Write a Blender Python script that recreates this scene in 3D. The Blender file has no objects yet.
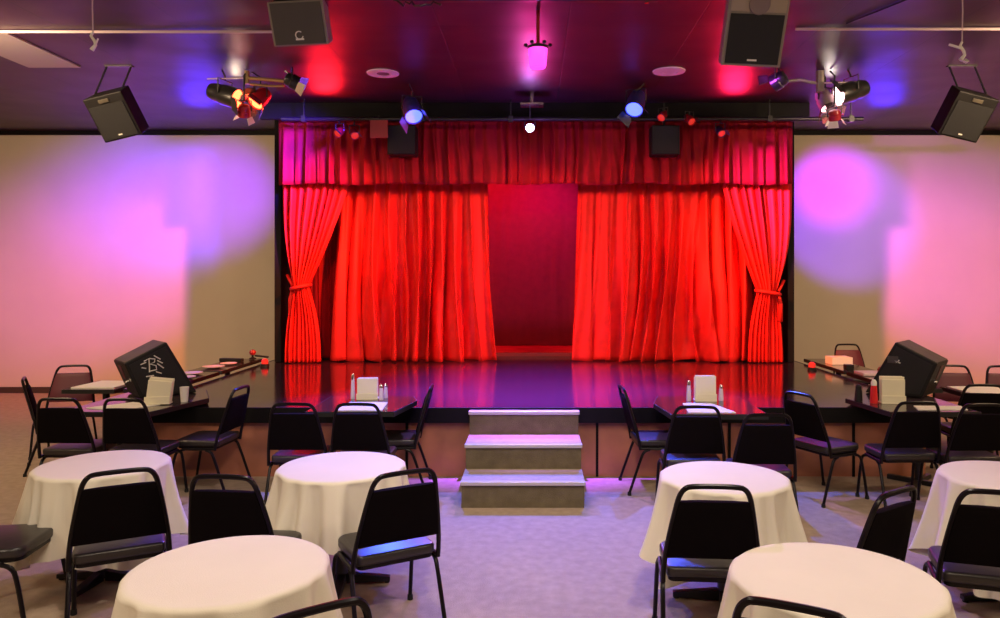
import bpy, bmesh, math, random
from mathutils import Vector, Matrix, Euler
PI = math.pi
C = bpy.context.scene.collection
F = 750.0; PX, PY, H = 533.0, 275.0, 1.95
def P(px, py, Y):
    return Vector(((px-PX)*Y/F, Y, H-(py-PY)*Y/F))
def onz(px, py, z):
    Y = (H-z)*F/(py-PY)
    return Vector(((px-PX)*Y/F, Y, z))

# ------------------------------------------------------------------ materials
def mat(name, col, rough=.5, metal=0, spec=.5, emis=None, es=0, var=0, vscale=8, bump=0, bscale=60, coat=0, sheen=0, rvar=0, trans=0):
    m = bpy.data.materials.new(name); m.use_nodes = True
    nt = m.node_tree; b = nt.nodes['Principled BSDF']
    b.inputs['Base Color'].default_value = (*col, 1)
    b.inputs['Roughness'].default_value = rough
    b.inputs['Metallic'].default_value = metal
    b.inputs['Specular IOR Level'].default_value = spec
    b.inputs['Coat Weight'].default_value = coat
    b.inputs['Coat Roughness'].default_value = .12
    b.inputs['Transmission Weight'].default_value = trans
    if sheen:
        b.inputs['Sheen Weight'].default_value = sheen
        b.inputs['Sheen Tint'].default_value = (*col, 1)
    if emis:
        b.inputs['Emission Color'].default_value = (*emis, 1); b.inputs['Emission Strength'].default_value = es
    tc = nt.nodes.new('ShaderNodeTexCoord')
    def noise(scale, detail=4):
        n = nt.nodes.new('ShaderNodeTexNoise'); n.inputs['Scale'].default_value = scale; n.inputs['Detail'].default_value = detail
        nt.links.new(tc.outputs['Object'], n.inputs['Vector']); return n
    if var:
        n = noise(vscale); r = nt.nodes.new('ShaderNodeValToRGB')
        r.color_ramp.elements[0].position = .3; r.color_ramp.elements[1].position = .7
        r.color_ramp.elements[0].color = (*[c*(1-var) for c in col], 1)
        r.color_ramp.elements[1].color = (*[min(1, c*(1+var)) for c in col], 1)
        nt.links.new(n.outputs['Fac'], r.inputs['Fac']); nt.links.new(r.outputs['Color'], b.inputs['Base Color'])
    if rvar:
        n = noise(3, 6); mr = nt.nodes.new('ShaderNodeMapRange')
        mr.inputs['To Min'].default_value = max(.02, rough-rvar); mr.inputs['To Max'].default_value = rough+rvar
        nt.links.new(n.outputs['Fac'], mr.inputs['Value']); nt.links.new(mr.outputs['Result'], b.inputs['Roughness'])
    if bump:
        n = noise(bscale); bp = nt.nodes.new('ShaderNodeBump'); bp.inputs['Strength'].default_value = bump; bp.inputs['Distance'].default_value = .02
        nt.links.new(n.outputs['Fac'], bp.inputs['Height']); nt.links.new(bp.outputs['Normal'], b.inputs['Normal'])
    return m
M = {}
M['velvet'] = mat('red_curtain_cloth', (.74, .016, .012), .62, spec=.25, var=.12, vscale=5)
M['valance'] = mat('shaded_valance_cloth', (.30, .005, .012), .7, spec=.15, var=.15, vscale=5)  # curtain red darkened, shade close under the ceiling put into the colour
M['backdrop'] = mat('dark_red_backdrop_cloth', (.3, .012, .03), .8, var=.1)
M['blackcloth'] = mat('black_masking_cloth', (.01, .008, .009), .9, spec=.2)
M['wall'] = mat('offwhite_wall_paint', (.60, .52, .39), .75, spec=.2, var=.03, vscale=1.5)
M['darkwall'] = mat('dark_wall_paint', (.10, .07, .07), .7)
M['brown'] = mat('brown_trim', (.05, .03, .022), .5)
M['carpet'] = mat('grey_beige_carpet', (.42, .32, .235), .95, spec=.1, var=.10, vscale=14, bump=.5, bscale=160)
M['stage'] = mat('glossy_black_stage', (.028, .014, .026), .13, spec=1, bump=.04, bscale=7, rvar=.07)
M['fascia'] = mat('black_fascia', (.005, .004, .004), .6, spec=.15)
M['ply'] = mat('reddish_plywood', (.42, .16, .09), .5, var=.25, vscale=2.5)
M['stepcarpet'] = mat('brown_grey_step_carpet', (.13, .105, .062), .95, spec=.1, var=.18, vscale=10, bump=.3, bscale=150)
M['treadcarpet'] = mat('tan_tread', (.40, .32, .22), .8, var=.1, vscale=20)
M['nosing'] = mat('pale_nosing', (.50, .47, .47), .35, metal=.3)
M['cloth'] = mat('white_tablecloth', (.74, .68, .57), .85, spec=.2, bump=.15, bscale=220, var=.03, vscale=3)
M['frame'] = mat('black_chair_tube', (.006, .004, .005), .32, spec=.22)
M['pad'] = mat('black_vinyl_back', (.0045, .003, .0035), .8, spec=.05, bump=.1, bscale=250)
M['seat'] = mat('black_vinyl_seat', (.022, .018, .018), .34, spec=.6, bump=.04, bscale=30)
M['redtint'] = mat('red_lit_vinyl_back', (.09, .008, .022), .5)  # red light on the chair backs put into the vinyl colour
M['rubber'] = mat('rubber', (.008, .008, .008), .8)
M['ped'] = mat('black_pedestal', (.012, .011, .011), .35)
M['ttop'] = mat('dark_laminate_top', (.045, .03, .032), .12, spec=.9)
M['tedge'] = mat('black_table_edge', (.01, .009, .009), .5)
M['spk'] = mat('black_speaker_cabinet', (.010, .009, .009), .5, spec=.3, bump=.2, bscale=200)
M['spktop'] = mat('mottled_grey_black_cabinet', (.09, .075, .05), .5, var=.2)
M['grille'] = mat('black_grille', (.012, .012, .012), .7, bump=.5, bscale=300)
M['greygrille'] = mat('grey_grille', (.07, .06, .05), .6, bump=.4, bscale=300)
M['greycab'] = mat('grey_speaker_cabinet', (.24, .20, .17), .55)
M['horn'] = mat('beige_horn', (.34, .27, .20), .5)
M['white'] = mat('white_paper', (.78, .74, .66), .7)
M['cream'] = mat('cream_plastic', (.78, .72, .52), .45)
M['clear'] = mat('clear_plastic', (.7, .6, .75), .15, spec=.8)
M['red'] = mat('red_plastic', (.7, .02, .02), .3)
M['chrome'] = mat('chrome', (.75, .7, .68), .2, metal=1)
M['brass'] = mat('brassy_arm', (.6, .42, .2), .3, metal=.9)
M['conduit'] = mat('pale_conduit', (.55, .42, .42), .5)
M['can'] = mat('black_lamp_can', (.014, .013, .013), .3, spec=.6)
M['bluecan'] = mat('blue_lamp_can', (.03, .03, .18), .3)
M['redcan'] = mat('red_lamp_can', (.35, .01, .02), .35)
M['lens_red'] = mat('red_lens', (.8, .05, .02), .2, emis=(1, .10, .03), es=9)
M['lens_dull'] = mat('dull_red_lens', (.6, .02, .02), .2, emis=(1, .05, .03), es=.5)
M['lens_warm'] = mat('warm_lens', (.9, .8, .7), .2, emis=(1, .82, .62), es=9)
M['lens_pink'] = mat('pink_lens', (.9, .5, .6), .2, emis=(1, .55, .6), es=6)
M['lens_blue'] = mat('blue_lens', (.2, .3, .9), .2, emis=(.05, .08, 1), es=5)
M['lens_star'] = mat('blue_white_lens', (.8, .8, 1), .2, emis=(.62, .6, 1), es=30)
M['lantern'] = mat('magenta_lantern', (.9, .1, .8), .3, emis=(1, .06, .65), es=1.5)
M['troffer'] = mat('pale_ceiling_panel', (.50, .42, .40), .6)
M['disc'] = mat('cream_disc', (.72, .62, .55), .5)
M['darkdisc'] = mat('dark_disc', (.2, .14, .14), .5)
M['riseredge'] = mat('red_lit_riser_edge', (.25, .02, .03), .5)
M['pink'] = mat('pinkish_plate', (.75, .55, .58), .3)  # pinkish base colour for plates and tray
M['wood'] = mat('red_brown_stick', (.35, .08, .04), .5)

M['stage'].node_tree.nodes['Principled BSDF'].inputs['IOR'].default_value = 1.7
M['ttop'].node_tree.nodes['Principled BSDF'].inputs['IOR'].default_value = 1.7
# glossy dark ceiling panels with seams
def ceiling_mat():
    m = bpy.data.materials.new('dark_gloss_ceiling'); m.use_nodes = True
    nt = m.node_tree; b = nt.nodes['Principled BSDF']
    tc = nt.nodes.new('ShaderNodeTexCoord'); mp = nt.nodes.new('ShaderNodeMapping')
    mp.inputs['Location'].default_value = (-.33, .16, 0)
    br = nt.nodes.new('ShaderNodeTexBrick'); br.offset = 0; br.inputs['Scale'].default_value = 1
    br.inputs['Brick Width'].default_value = 1.22; br.inputs['Row Height'].default_value = 1.22
    br.inputs['Mortar Size'].default_value = .008; br.inputs['Mortar Smooth'].default_value = .3
    br.inputs['Color1'].default_value = (.030, .010, .022, 1); br.inputs['Color2'].default_value = (.042, .014, .028, 1)
    br.inputs['Mortar'].default_value = (.02, .012, .016, 1)
    nt.links.new(tc.outputs['Object'], mp.inputs['Vector']); nt.links.new(mp.outputs['Vector'], br.inputs['Vector'])
    nt.links.new(br.outputs['Color'], b.inputs['Base Color'])
    n = nt.nodes.new('ShaderNodeTexNoise'); n.inputs['Scale'].default_value = .9; n.inputs['Detail'].default_value = 1.5
    nt.links.new(tc.outputs['Object'], n.inputs['Vector'])
    ad = nt.nodes.new('ShaderNodeMath'); ad.operation = 'MULTIPLY_ADD'; ad.inputs[1].default_value = -.12
    nt.links.new(br.outputs['Fac'], ad.inputs[0]); nt.links.new(n.outputs['Fac'], ad.inputs[2])
    bp = nt.nodes.new('ShaderNodeBump'); bp.inputs['Strength'].default_value = .5; bp.inputs['Distance'].default_value = .12
    nt.links.new(ad.outputs[0], bp.inputs['Height']); nt.links.new(bp.outputs['Normal'], b.inputs['Normal'])
    b.inputs['Roughness'].default_value = .42; b.inputs['Specular IOR Level'].default_value = .5
    return m
M['ceil'] = ceiling_mat()

# ------------------------------------------------------------------ mesh helpers
def box(bm, a, b, mx=None):
    vs = [bm.verts.new((x, y, z)) for x in (a[0], b[0]) for y in (a[1], b[1]) for z in (a[2], b[2])]
    if mx is not None:
        for v in vs: v.co = mx @ v.co
    for f in ((0,1,3,2),(4,6,7,5),(0,4,5,1),(2,3,7,6),(0,2,6,4),(1,5,7,3)):
        bm.faces.new([vs[i] for i in f])
    return vs
def frame_for(d):
    d = d.normalized(); up = Vector((0,0,1)) if abs(d.z) < .9 else Vector((0,1,0))
    u = d.cross(up).normalized(); return u, u.cross(d).normalized()
def tube(bm, pts, r, n=8, closed=False, caps=True):
    pts = [Vector(p) for p in pts]; rings = []; N = len(pts); pu = None
    for i, p in enumerate(pts):
        a = pts[(i-1) % N] if (i > 0 or closed) else p; b = pts[(i+1) % N] if (i < N-1 or closed) else p
        d = (b-a).normalized()
        if pu is None: u, w = frame_for(d)
        else:
            u = (pu - d*pu.dot(d)).normalized(); w = u.cross(d).normalized()
        pu = u; rr = r[i] if isinstance(r, (list, tuple)) else r
        rings.append([bm.verts.new(p + (u*math.cos(2*PI*k/n)+w*math.sin(2*PI*k/n))*rr) for k in range(n)])
    for i in range(N if closed else N-1):
        A, B = rings[i], rings[(i+1) % N]
        for k in range(n): bm.faces.new((A[k], A[(k+1) % n], B[(k+1) % n], B[k]))
    if caps and not closed: bm.faces.new(rings[0][::-1]); bm.faces.new(rings[-1])
def lathe(bm, prof, n=24, mx=None):      # prof: (r, z)
    rings = []
    for r, z in prof:
        ring = [bm.verts.new((r*math.cos(2*PI*k/n), r*math.sin(2*PI*k/n), z)) for k in range(n)]
        if mx is not None:
            for v in ring: v.co = mx @ v.co
        rings.append(ring)
    for A, B in zip(rings, rings[1:]):
        for k in range(n): bm.faces.new((A[k], A[(k+1) % n], B[(k+1) % n], B[k]))
    if prof[0][0] > 1e-6: bm.faces.new(rings[0][::-1])
    if prof[-1][0] > 1e-6: bm.faces.new(rings[-1])
def prism(bm, poly, vec):
    vec = Vector(vec); a = [bm.verts.new(p) for p in poly]; b = [bm.verts.new(Vector(p)+vec) for p in poly]
    n = len(poly); bm.faces.new(a); bm.faces.new(b[::-1])
    for i in range(n): bm.faces.new((a[i], b[i], b[(i+1) % n], a[(i+1) % n]))
def obj(name, bm, m, parent=None, smooth=False, bevel=0, seg=2, solid=0, subsurf=0):
    bmesh.ops.remove_doubles(bm, verts=bm.verts, dist=1e-6)
    bmesh.ops.recalc_face_normals(bm, faces=bm.faces)
    if bevel:
        es = [e for e in bm.edges if len(e.link_faces) == 2 and e.calc_face_angle(0) > .5]
        bmesh.ops.bevel(bm, geom=es, offset=bevel, segments=seg, affect='EDGES', profile=.5)
    me = bpy.data.meshes.new(name); bm.to_mesh(me); bm.free()
    me.materials.append(M[m] if isinstance(m, str) else m)
    if smooth:
        for p in me.polygons: p.use_smooth = True
        if smooth == 'auto': me.set_sharp_from_angle(angle=.7)
    o = bpy.data.objects.new(name, me); C.objects.link(o)
    if parent: o.parent = parent
    if solid:
        s = o.modifiers.new('thick', 'SOLIDIFY'); s.thickness = solid; s.offset = 0
    return o
def tag(o, label, cat, group=None):
    o['label'] = label; o['category'] = cat
    if group: o['group'] = group
    return o
def smooth_pts(p, it=2):
    p = [Vector(q) for q in p]
    for _ in range(it):
        n = [p[0]]
        for a, b in zip(p, p[1:]): n += [a*.75+b*.25, a*.25+b*.75]
        p = n+[p[-1]]
    return p
def thing(name, label, cat, loc=(0,0,0), rz=0, group=None):
    o = bpy.data.objects.new(name, None); C.objects.link(o); o.empty_display_size = .1
    o.location = loc; o.rotation_euler = (0,0,rz); return tag(o, label, cat, group)
def struct(name, bm, m, parent=None):
    o = obj(name, bm, m, parent)
    if parent is None: o['kind'] = 'structure'
    return o
def NB(): return bmesh.new()
def dup(root, name, label, loc, rz, group):
    r = root.copy(); C.objects.link(r); r.location = loc; r.rotation_euler = (0,0,rz)
    r['label'] = label; r['group'] = group
    for ch in list(root.children):
        c = ch.copy(); C.objects.link(c); c.parent = r
        for g in list(ch.children):
            d = g.copy(); C.objects.link(d); d.parent = c
    return r

# ------------------------------------------------------------------ room shell
WY, CZ, RX = 12.4, 4.33, 10.0
bm = NB(); box(bm, (-RX, -5, -.1), (RX, 14, 0)); struct('floor', bm, 'carpet')
bm = NB(); box(bm, (-RX, -5, CZ), (RX, 14, CZ+.1)); struct('ceiling', bm, 'ceil')
OX = 3.55
bm = NB(); box(bm, (-RX, WY, 0), (-OX, WY+.12, CZ-.02)); box(bm, (OX, WY, 0), (RX, WY+.12, CZ-.02)); struct('wall_back', bm, 'wall')
bm = NB(); box(bm, (-RX-.1, -5, 0), (-RX, 14, CZ)); struct('wall_left', bm, 'wall')
bm = NB(); box(bm, (RX, -5, 0), (RX+.1, 14, CZ)); struct('wall_right', bm, 'wall')
bm = NB(); box(bm, (-RX, -5.1, 0), (RX, -5, CZ)); struct('wall_front', bm, 'darkwall')
bm = NB(); box(bm, (-RX, 14, 0), (RX, 14.1, CZ)); struct('wall_stage_rear', bm, 'darkwall')
bm = NB(); box(bm, (-RX, WY-.02, 0), (-4.4, WY, .10)); struct('baseboard_left', bm, 'brown')
bm = NB(); box(bm, (4.4, WY-.02, 0), (RX, WY, .10)); struct('baseboard_right', bm, 'brown')
bm = NB(); box(bm, (-RX, WY-.05, CZ-.07), (-3.8, WY, CZ)); box(bm, (3.8, WY-.05, CZ-.07), (RX, WY, CZ)); struct('trim_1', bm, 'fascia')
bm = NB(); box(bm, (-3.78, 10.36, 4.11), (3.82, 10.46, CZ)); struct('trim_2', bm, 'fascia')

# ------------------------------------------------------------------ stage and steps
SZ, SY, SX = .68, 7.2, 3.85
st = thing('stage_platform', 'wide low stage with glossy black deck and reddish plywood front', 'stage', (0, SY, 0))
def loc(p): return (p[0], p[1]-SY, p[2])
bm = NB(); box(bm, loc((-SX, SY, SZ-.04)), loc((SX, 12.38, SZ))); box(bm, loc((-OX+.02, 12.38, SZ-.04)), loc((OX-.02, 13.6, SZ))); obj('deck', bm, 'stage', st)
bm = NB(); box(bm, loc((-SX, SY-.03, SZ-.145)), loc((SX, SY, SZ))); box(bm, loc((-SX-.03, SY-.03, SZ-.145)), loc((-SX, 12.3, SZ))); box(bm, loc((SX, SY-.03, SZ-.145)), loc((SX+.03, 12.3, SZ))); obj('fascia', bm, 'fascia', st)
bm = NB(); box(bm, loc((-SX+.05, SY+.06, 0)), loc((SX-.05, 12.35, SZ-.045))); obj('front_panel', bm, 'ply', st)
bm = NB()
for x in (-2.44, -1.22, .62, 1.9, 3.1): box(bm, loc((x-.012, SY+.045, 0)), loc((x+.012, SY+.06, SZ-.05)))
obj('panel_joint', bm, 'fascia', st)
bm = NB(); box(bm, loc((-1.2, 11.75, SZ)), loc((1.2, 13.2, SZ+.05))); obj('rear_riser', bm, 'velvet', st)  # red light on this ledge put into riser and edge colours
bm = NB(); box(bm, loc((-1.2, 11.72, SZ)), loc((1.2, 11.75, SZ+.055))); obj('riser_edge', bm, 'riseredge', st)

sp = thing('stage_steps', 'three-tread carpeted steps up to the middle of the stage', 'steps', (-.085, 6.28, 0))
for i in range(3):
    y0 = i*.41; z0 = i*.22; z1 = z0+.22; y1 = .89
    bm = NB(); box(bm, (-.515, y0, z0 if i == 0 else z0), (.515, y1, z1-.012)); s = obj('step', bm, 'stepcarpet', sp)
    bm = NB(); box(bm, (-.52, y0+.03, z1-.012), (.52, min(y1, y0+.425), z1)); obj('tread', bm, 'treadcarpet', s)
    bm = NB(); box(bm, (-.525, y0-.025, z1-.03), (.525, y0+.035, z1+.004)); obj('nosing', bm, 'nosing', s, bevel=.006)

# ------------------------------------------------------------------ curtains
random.seed(4)
def folds(seed, n):
    r = random.Random(seed); ph = [0]
    for _ in range(n): ph.append(ph[-1] + r.uniform(.55, 1.5))
    tot = ph[-1]; ph = [p/tot for p in ph]; amp = [r.uniform(.35, 1) for _ in range(n+1)]
    def f(u):
        u = min(max(u, 0), 1)
        for i in range(n):
            if u <= ph[i+1] or i == n-1:
                t = (u-ph[i])/(ph[i+1]-ph[i]); s = (1-math.cos(2*PI*t))/2
                return (s**.9)*amp[i]
    return f
def curtain(name, label, left, right, ztop, zbot, Y, nf, depth, seed, m='velvet', nu=220, nv=40, top_damp=.35, cat='curtain', group=None, sway=.03):
    f = folds(seed, nf); g = folds(seed+50, nf*2+1); r = random.Random(seed+9)
    p1, p2 = r.uniform(0, 6), r.uniform(0, 6)
    bm = NB(); rows = []
    for j in range(nv+1):
        v = j/nv; z = ztop + (zbot-ztop)*v; row = []
        xl, xr = left(v), right(v)
        for i in range(nu+1):
            u = i/nu
            uu = u + sway*math.sin(3*v+p1+u*9)*v*(1-u)*u*4
            d = depth*(top_damp+(1-top_damp)*min(1, v*1.6))
            y = -d*f(uu) - .25*d*g(u+.02*math.sin(v*5+p2)*u*(1-u))
            x = xl+(xr-xl)*u + .25*d*math.sin(2*PI*nf*uu+p2)*v
            row.append(bm.verts.new((x, Y+y, z + (0 if j < nv else .012*math.sin(u*40+p1)))))
        rows.append(row)
    for A, B in zip(rows, rows[1:]):
        for i in range(nu): bm.faces.new((A[i], A[i+1], B[i+1], B[i]))
    ctr = Vector(((left(1)+right(1))/2, Y, zbot)); 
    for vv in bm.verts: vv.co -= ctr
    o = obj(name, bm, m, smooth=True, solid=.006); o.location = ctr
    return tag(o, label, cat, group)
k11 = 11.0/F
X11 = lambda px: (px-PX)*k11
zt, zb = 3.36, SZ+.012
curtain('stage_curtain', 'long red stage curtain hanging left of the dark centre opening', lambda v: X11(338-6*v), lambda v: X11(487+9*v**1.3), zt, zb, 11.15, 11, .30, 11, group=None, sway=.05)
curtain('stage_curtain', 'long red stage curtain hanging right of the dark centre opening', lambda v: X11(579-11*v**1.1), lambda v: X11(752), zt, zb, 11.15, 12, .30, 23, sway=.05)
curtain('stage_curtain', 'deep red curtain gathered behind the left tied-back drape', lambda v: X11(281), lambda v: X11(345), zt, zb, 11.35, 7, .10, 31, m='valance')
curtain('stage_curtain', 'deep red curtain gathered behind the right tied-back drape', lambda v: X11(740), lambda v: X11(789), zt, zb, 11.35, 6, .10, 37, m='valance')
# tied back drapes
def tied(name, label, xt, xk, xb, Y, ztie, seed, tielabel, side):
    k = Y/F; W = lambda px: (px-PX)*k
    root = thing(name, label, 'curtain', (W((xb[0]+xb[1])/2), Y, SZ))
    f = folds(seed, 9); nu, nv = 150, 60; bm = NB(); rows = []
    def lerp(a, b, t): return a+(b-a)*t
    tz = (3.36-ztie)/(3.36-SZ-.01)
    for j in range(nv+1):
        v = j/nv; z = 3.36-(3.36-SZ-.012)*v
        if v < tz:
            t = v/tz
            def ed(a, b, inner):
                e = t**1.25 if inner else t**3
                return lerp(a, b, e)
            L = ed(xt[0], xk[0], side > 0); R = ed(xt[1], xk[1], side < 0)
            dep = lerp(.12, .10, t)
        else:
            t = (v-tz)/(1-tz); e = 1-(1-t)**2.2
            L = lerp(xk[0], xb[0], e); R = lerp(xk[1], xb[1], e); dep = .10
        row = []
        for i in range(nu+1):
            u = i/nu; bulge = -.09*math.sin(PI*u)*math.exp(-((v-tz)/.12)**2)
            y = -dep*f(u)+bulge
            row.append(bm.verts.new((lerp(W(L), W(R), u)-root.location.x, y, z-SZ)))
        rows.append(row)
    for A, B in zip(rows, rows[1:]):
        for i in range(nu): bm.faces.new((A[i], A[i+1], B[i+1], B[i]))
    obj('drape', bm, 'velvet', root, smooth=True, solid=.006)
    bm = NB(); cx = W((xk[0]+xk[1])/2)-root.location.x; hw = (W(xk[1])-W(xk[0]))/2+.035; pts = []
    for i in range(24):
        a = 2*PI*i/24; pts.append((cx+hw*math.cos(a), -.08+.14*math.sin(a), ztie-SZ+.03*math.cos(a)*(-side)))
    tube(bm, pts, .028, 8, closed=True)
    ox = cx + side*hw; tube(bm, [(ox, -.05, ztie-SZ+.02), (ox+side*.06, 0, ztie-SZ+.10), (ox+side*.11, .05, ztie-SZ+.17)], .022, 8)
    # hanging tail
    tube(bm, [(ox, -.05, ztie-SZ), (ox+side*.03, -.04, ztie-SZ-.18), (ox+side*.02, -.04, ztie-SZ-.42)], [.02, .035, .045], 8)
    obj('tieback', bm, 'velvet', root, smooth=True)
tied('stage_curtain', 'red drape tied back at the far left side of the stage', (283, 350), (296, 309), (285, 321), 10.85, 1.78, 5, '', -1)
tied('stage_curtain', 'red drape tied back at the far right side of the stage', (721, 792), (757, 775), (748, 783), 10.85, 1.70, 8, '', 1)
# note: for the left drape the inner edge is the right one
# valance
k = 10.6/F
curtain('stage_valance', 'pleated shaded red valance across the top of the stage', lambda v: (277.5-PX)*k, lambda v: (793.5-PX)*k, 4.31, 3.235, 10.65, 44, .09, 77, m='valance', nu=700, nv=14, top_damp=.6, cat='valance', sway=.004)
bm = NB(); tube(bm, [(-3.6, 10.95, 3.37), (3.62, 10.95, 3.37)], .02, 8)
tag(obj('curtain_rod', bm, 'can', smooth='auto'), 'dark horizontal rod carrying the red stage curtains', 'curtain rod')
# masking legs
for s, nm in ((-1, 'left'), (1, 'right')):
    bm = NB()
    x0, x1 = ((-3.76, -3.66) if s < 0 else (3.70, 3.80))
    box(bm, (x0, 10.9, SZ+.002), (x1, 12.38, 4.3)); tag(obj('masking_panel', bm, 'blackcloth', bevel=.01), 'black masking panel beside the tied drape at stage '+nm, 'masking panel')
curtain('backdrop_curtain', 'plain dark red backdrop seen through the centre opening', lambda v: -2.6, lambda v: 2.6, 4.25, SZ+.055, 12.95, 24, .02, 91, m='backdrop', nu=200, nv=6, cat='backdrop')

# ------------------------------------------------------------------ chairs
def make_chair(name='banquet_chair', pad='pad'):
    t = thing(name, '', 'chair')
    bm = NB(); vs = []
    out = []
    for qx, qy, a0, r_ in ((.185, -.165, -90, .035), (.150, .130, 0, .075), (-.150, .130, 90, .075), (-.185, -.165, 180, .035)):
        for k_ in range(6): a_ = math.radians(a0+18*k_); out.append((qx+r_*math.cos(a_), qy+r_*math.sin(a_)))
    prism(bm, [Vector((x, y, .425)) for x, y in out], (0,0,.055))
    o = obj('seat', bm, 'seat', t, smooth='auto', bevel=.015, seg=3)
    bm = NB(); prism(bm, [Vector((x*.95, y*.95, .405)) for x, y in out], (0,0,.02)); obj('seat_pan', bm, 'frame', t)
    # back frame: one bent tube, sides and handle loop
    def by(z): return -.185 - .13*((z-.42)/.5)**1.1 if z > .42 else -.185
    side = [(.238,.40),(.238,.46),(.228,.56),(.205,.70),(.182,.82),(.170,.87),(.150,.905),(.118,.922)]
    pts = [(x, by(z), z) for x, z in side]; pts = pts + [(-x, y, z) for x, y, z in pts[::-1]]
    bm = NB(); tube(bm, smooth_pts(pts), .0135, 8)
    tube(bm, [(.238,-.185,.412),(.232,-.02,.405),(.225,.12,.405)], .0125, 8); tube(bm, [(-.238,-.185,.412),(-.232,-.02,.405),(-.225,.12,.405)], .0125, 8)
    obj('back_frame', bm, 'frame', t, smooth='auto')
    prof = [(.225,.535),(.205,.68),(.180,.80),(.168,.842)]
    bm = NB(); th = .018; A = []; B = []
    for z, w in [(a[1], a[0]) for a in prof]:
        A.append([bm.verts.new((x*w, by(z)-th, z)) for x in (-1,-.5,.5,1)]); B.append([bm.verts.new((x*w, by(z)+th+(.012 if abs(x) < 1 else 0), z)) for x in (-1,-.5,.5,1)])
    for G in (A, B):
        for r0, r1 in zip(G, G[1:]):
            for i in range(3): bm.faces.new((r0[i], r0[i+1], r1[i+1], r1[i]))
    for i in range(3):
        bm.faces.new((A[0][i], A[0][i+1], B[0][i+1], B[0][i])); bm.faces.new((A[-1][i], A[-1][i+1], B[-1][i+1], B[-1][i]))
    for j in range(len(A)-1):
        for e in (0, 3): bm.faces.new((A[j][e], A[j+1][e], B[j+1][e], B[j][e]))
    obj('backrest', bm, pad, t, smooth='auto', bevel=.007)
    for sx in (-1, 1):
        for pts in ([(sx*.222,.10,.40),(sx*.228,.16,.385),(sx*.232,.19,.34),(sx*.24,.245,.02)], [(sx*.232,-.10,.40),(sx*.236,-.15,.385),(sx*.238,-.175,.34),(sx*.245,-.285,.02)]):
            bm = NB(); tube(bm, smooth_pts(pts), .0125, 8); l = obj('leg', bm, 'frame', t, smooth='auto')
            e = Vector(pts[-1]); bm = NB(); lathe(bm, [(.017, 0), (.018, .004), (.016, .03)], 10, Matrix.Translation((e.x, e.y, 0))); obj('foot_cap', bm, 'rubber', l, smooth='auto')
    return t
proto = make_chair(); redproto = make_chair('banquet_chair', 'redtint')
used = {'b': False, 'r': False}
def chair(x, y, f, label, group, red=False):
    rz = math.atan2(-f[0], f[1]); k = 'r' if red else 'b'; p = redproto if red else proto
    if not used[k]:
        used[k] = True; p.location = (x, y, 0); p.rotation_euler = (0,0,rz); p['label'] = label; p['group'] = group; return p
    return dup(p, 'banquet_chair', label, (x, y, 0), rz, group)
def chair_top(px, Y, f, label, group, red=False):   # position given by the middle of the backrest handle
    f = Vector((f[0], f[1])).normalized(); x = (px-PX)*Y/F
    dd = .05 if group == G1 else 0
    return chair(x*(Y-dd)/Y+f.x*.31, Y-dd+f.y*.31, f, label, group, red)
G1 = 'chairs around the round tables'; G2 = 'chairs along the stage'
chair_top(120, 3.98, (-.47, .88), 'black chair directly in front of the far left round table', G1)
chair(-2.98, 4.22, (1, .12), 'black chair cut off by the left edge with seat facing the left round table', G1)
chair_top(223, 3.88, (.10, 1), 'black chair between the two left round tables, behind the nearest one', G1)
chair_top(405, 3.96, (-.5, .86), 'black chair with blue-lit seat beside the centre aisle', G1)
chair_top(316, 2.36, (-.55, .8), 'black chair of which only the handle shows at lower left', G1)
chair_top(715, 3.70, (.07, 1), 'black chair in front of the round table right of the aisle', G1)
chair_top(897, 3.62, (-.55, .8), 'black chair behind the nearest right round table, turned to the left', G1)
chair_top(1000, 3.60, (.3, .95), 'black chair at the lower right edge by the far right round table', G1)
chair_top(793, 2.38, (.42, .85), 'black chair of which only the handle shows at lower right', G1)
chair_top(24, 7.45, (.86, .5), 'black chair seen side-on at the far left before the pale wall', G2)
chair_top(58, 6.22, (.02, 1), 'black chair left of the pair in front of the left corner table', G2)
chair_top(124, 6.2, (.05, 1), 'black chair right of the pair in front of the left corner table', G2)
chair_top(74, 8.5, (.25, -1), 'chair with red-tinted back behind the left corner table', G2, True)
chair_top(241, 6.85, (-1, .08), 'black chair side-on between left corner table and stage front', G2)
chair_top(293, 5.98, (0, 1), 'black chair behind the second left round table, next to the left stage table', G2)
chair_top(357, 5.97, (.02, 1), 'black chair pulled up to the small table left of the steps', G2)
chair_top(431, 6.92, (-1, -.05), 'chair with blue-lit seat right of the small table left of the steps', G2)
chair_top(622, 6.88, (1, .05), 'black chair side-on with bright blue seat right of the steps', G2)
chair_top(697, 5.85, (.03, 1), 'black chair pulled up to the small table right of the steps', G2)
chair_top(768, 5.52, (.02, 1), 'black chair behind the round table right of the aisle, at its right end', G2)
chair_top(799, 6.5, (.85, .42), 'black chair with purple-lit back turned to the right corner table', G2)
chair_top(918, 6.05, (-.02, 1), 'black chair in front of the right corner table below the tilted monitor', G2)
chair_top(984, 5.95, (0, 1), 'black chair at the right edge in front of the right corner table', G2)
chair_top(847, 11.1, (0, -1), 'small chair with red-tinted back far back beside the right of the stage', G2, True)
chair_top(952, 8.5, (-.15, -1), 'chair with red-tinted back just behind the tilted right monitor', G2, True)
chair_top(984, 7.0, (.1, 1), 'black chair whose handle overlaps the white reflection sheet on the right side table', G2)
chair_top(1003, 8.45, (-.1, -1), 'chair with red-tinted back cut off by the right edge', G2, True)

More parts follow.
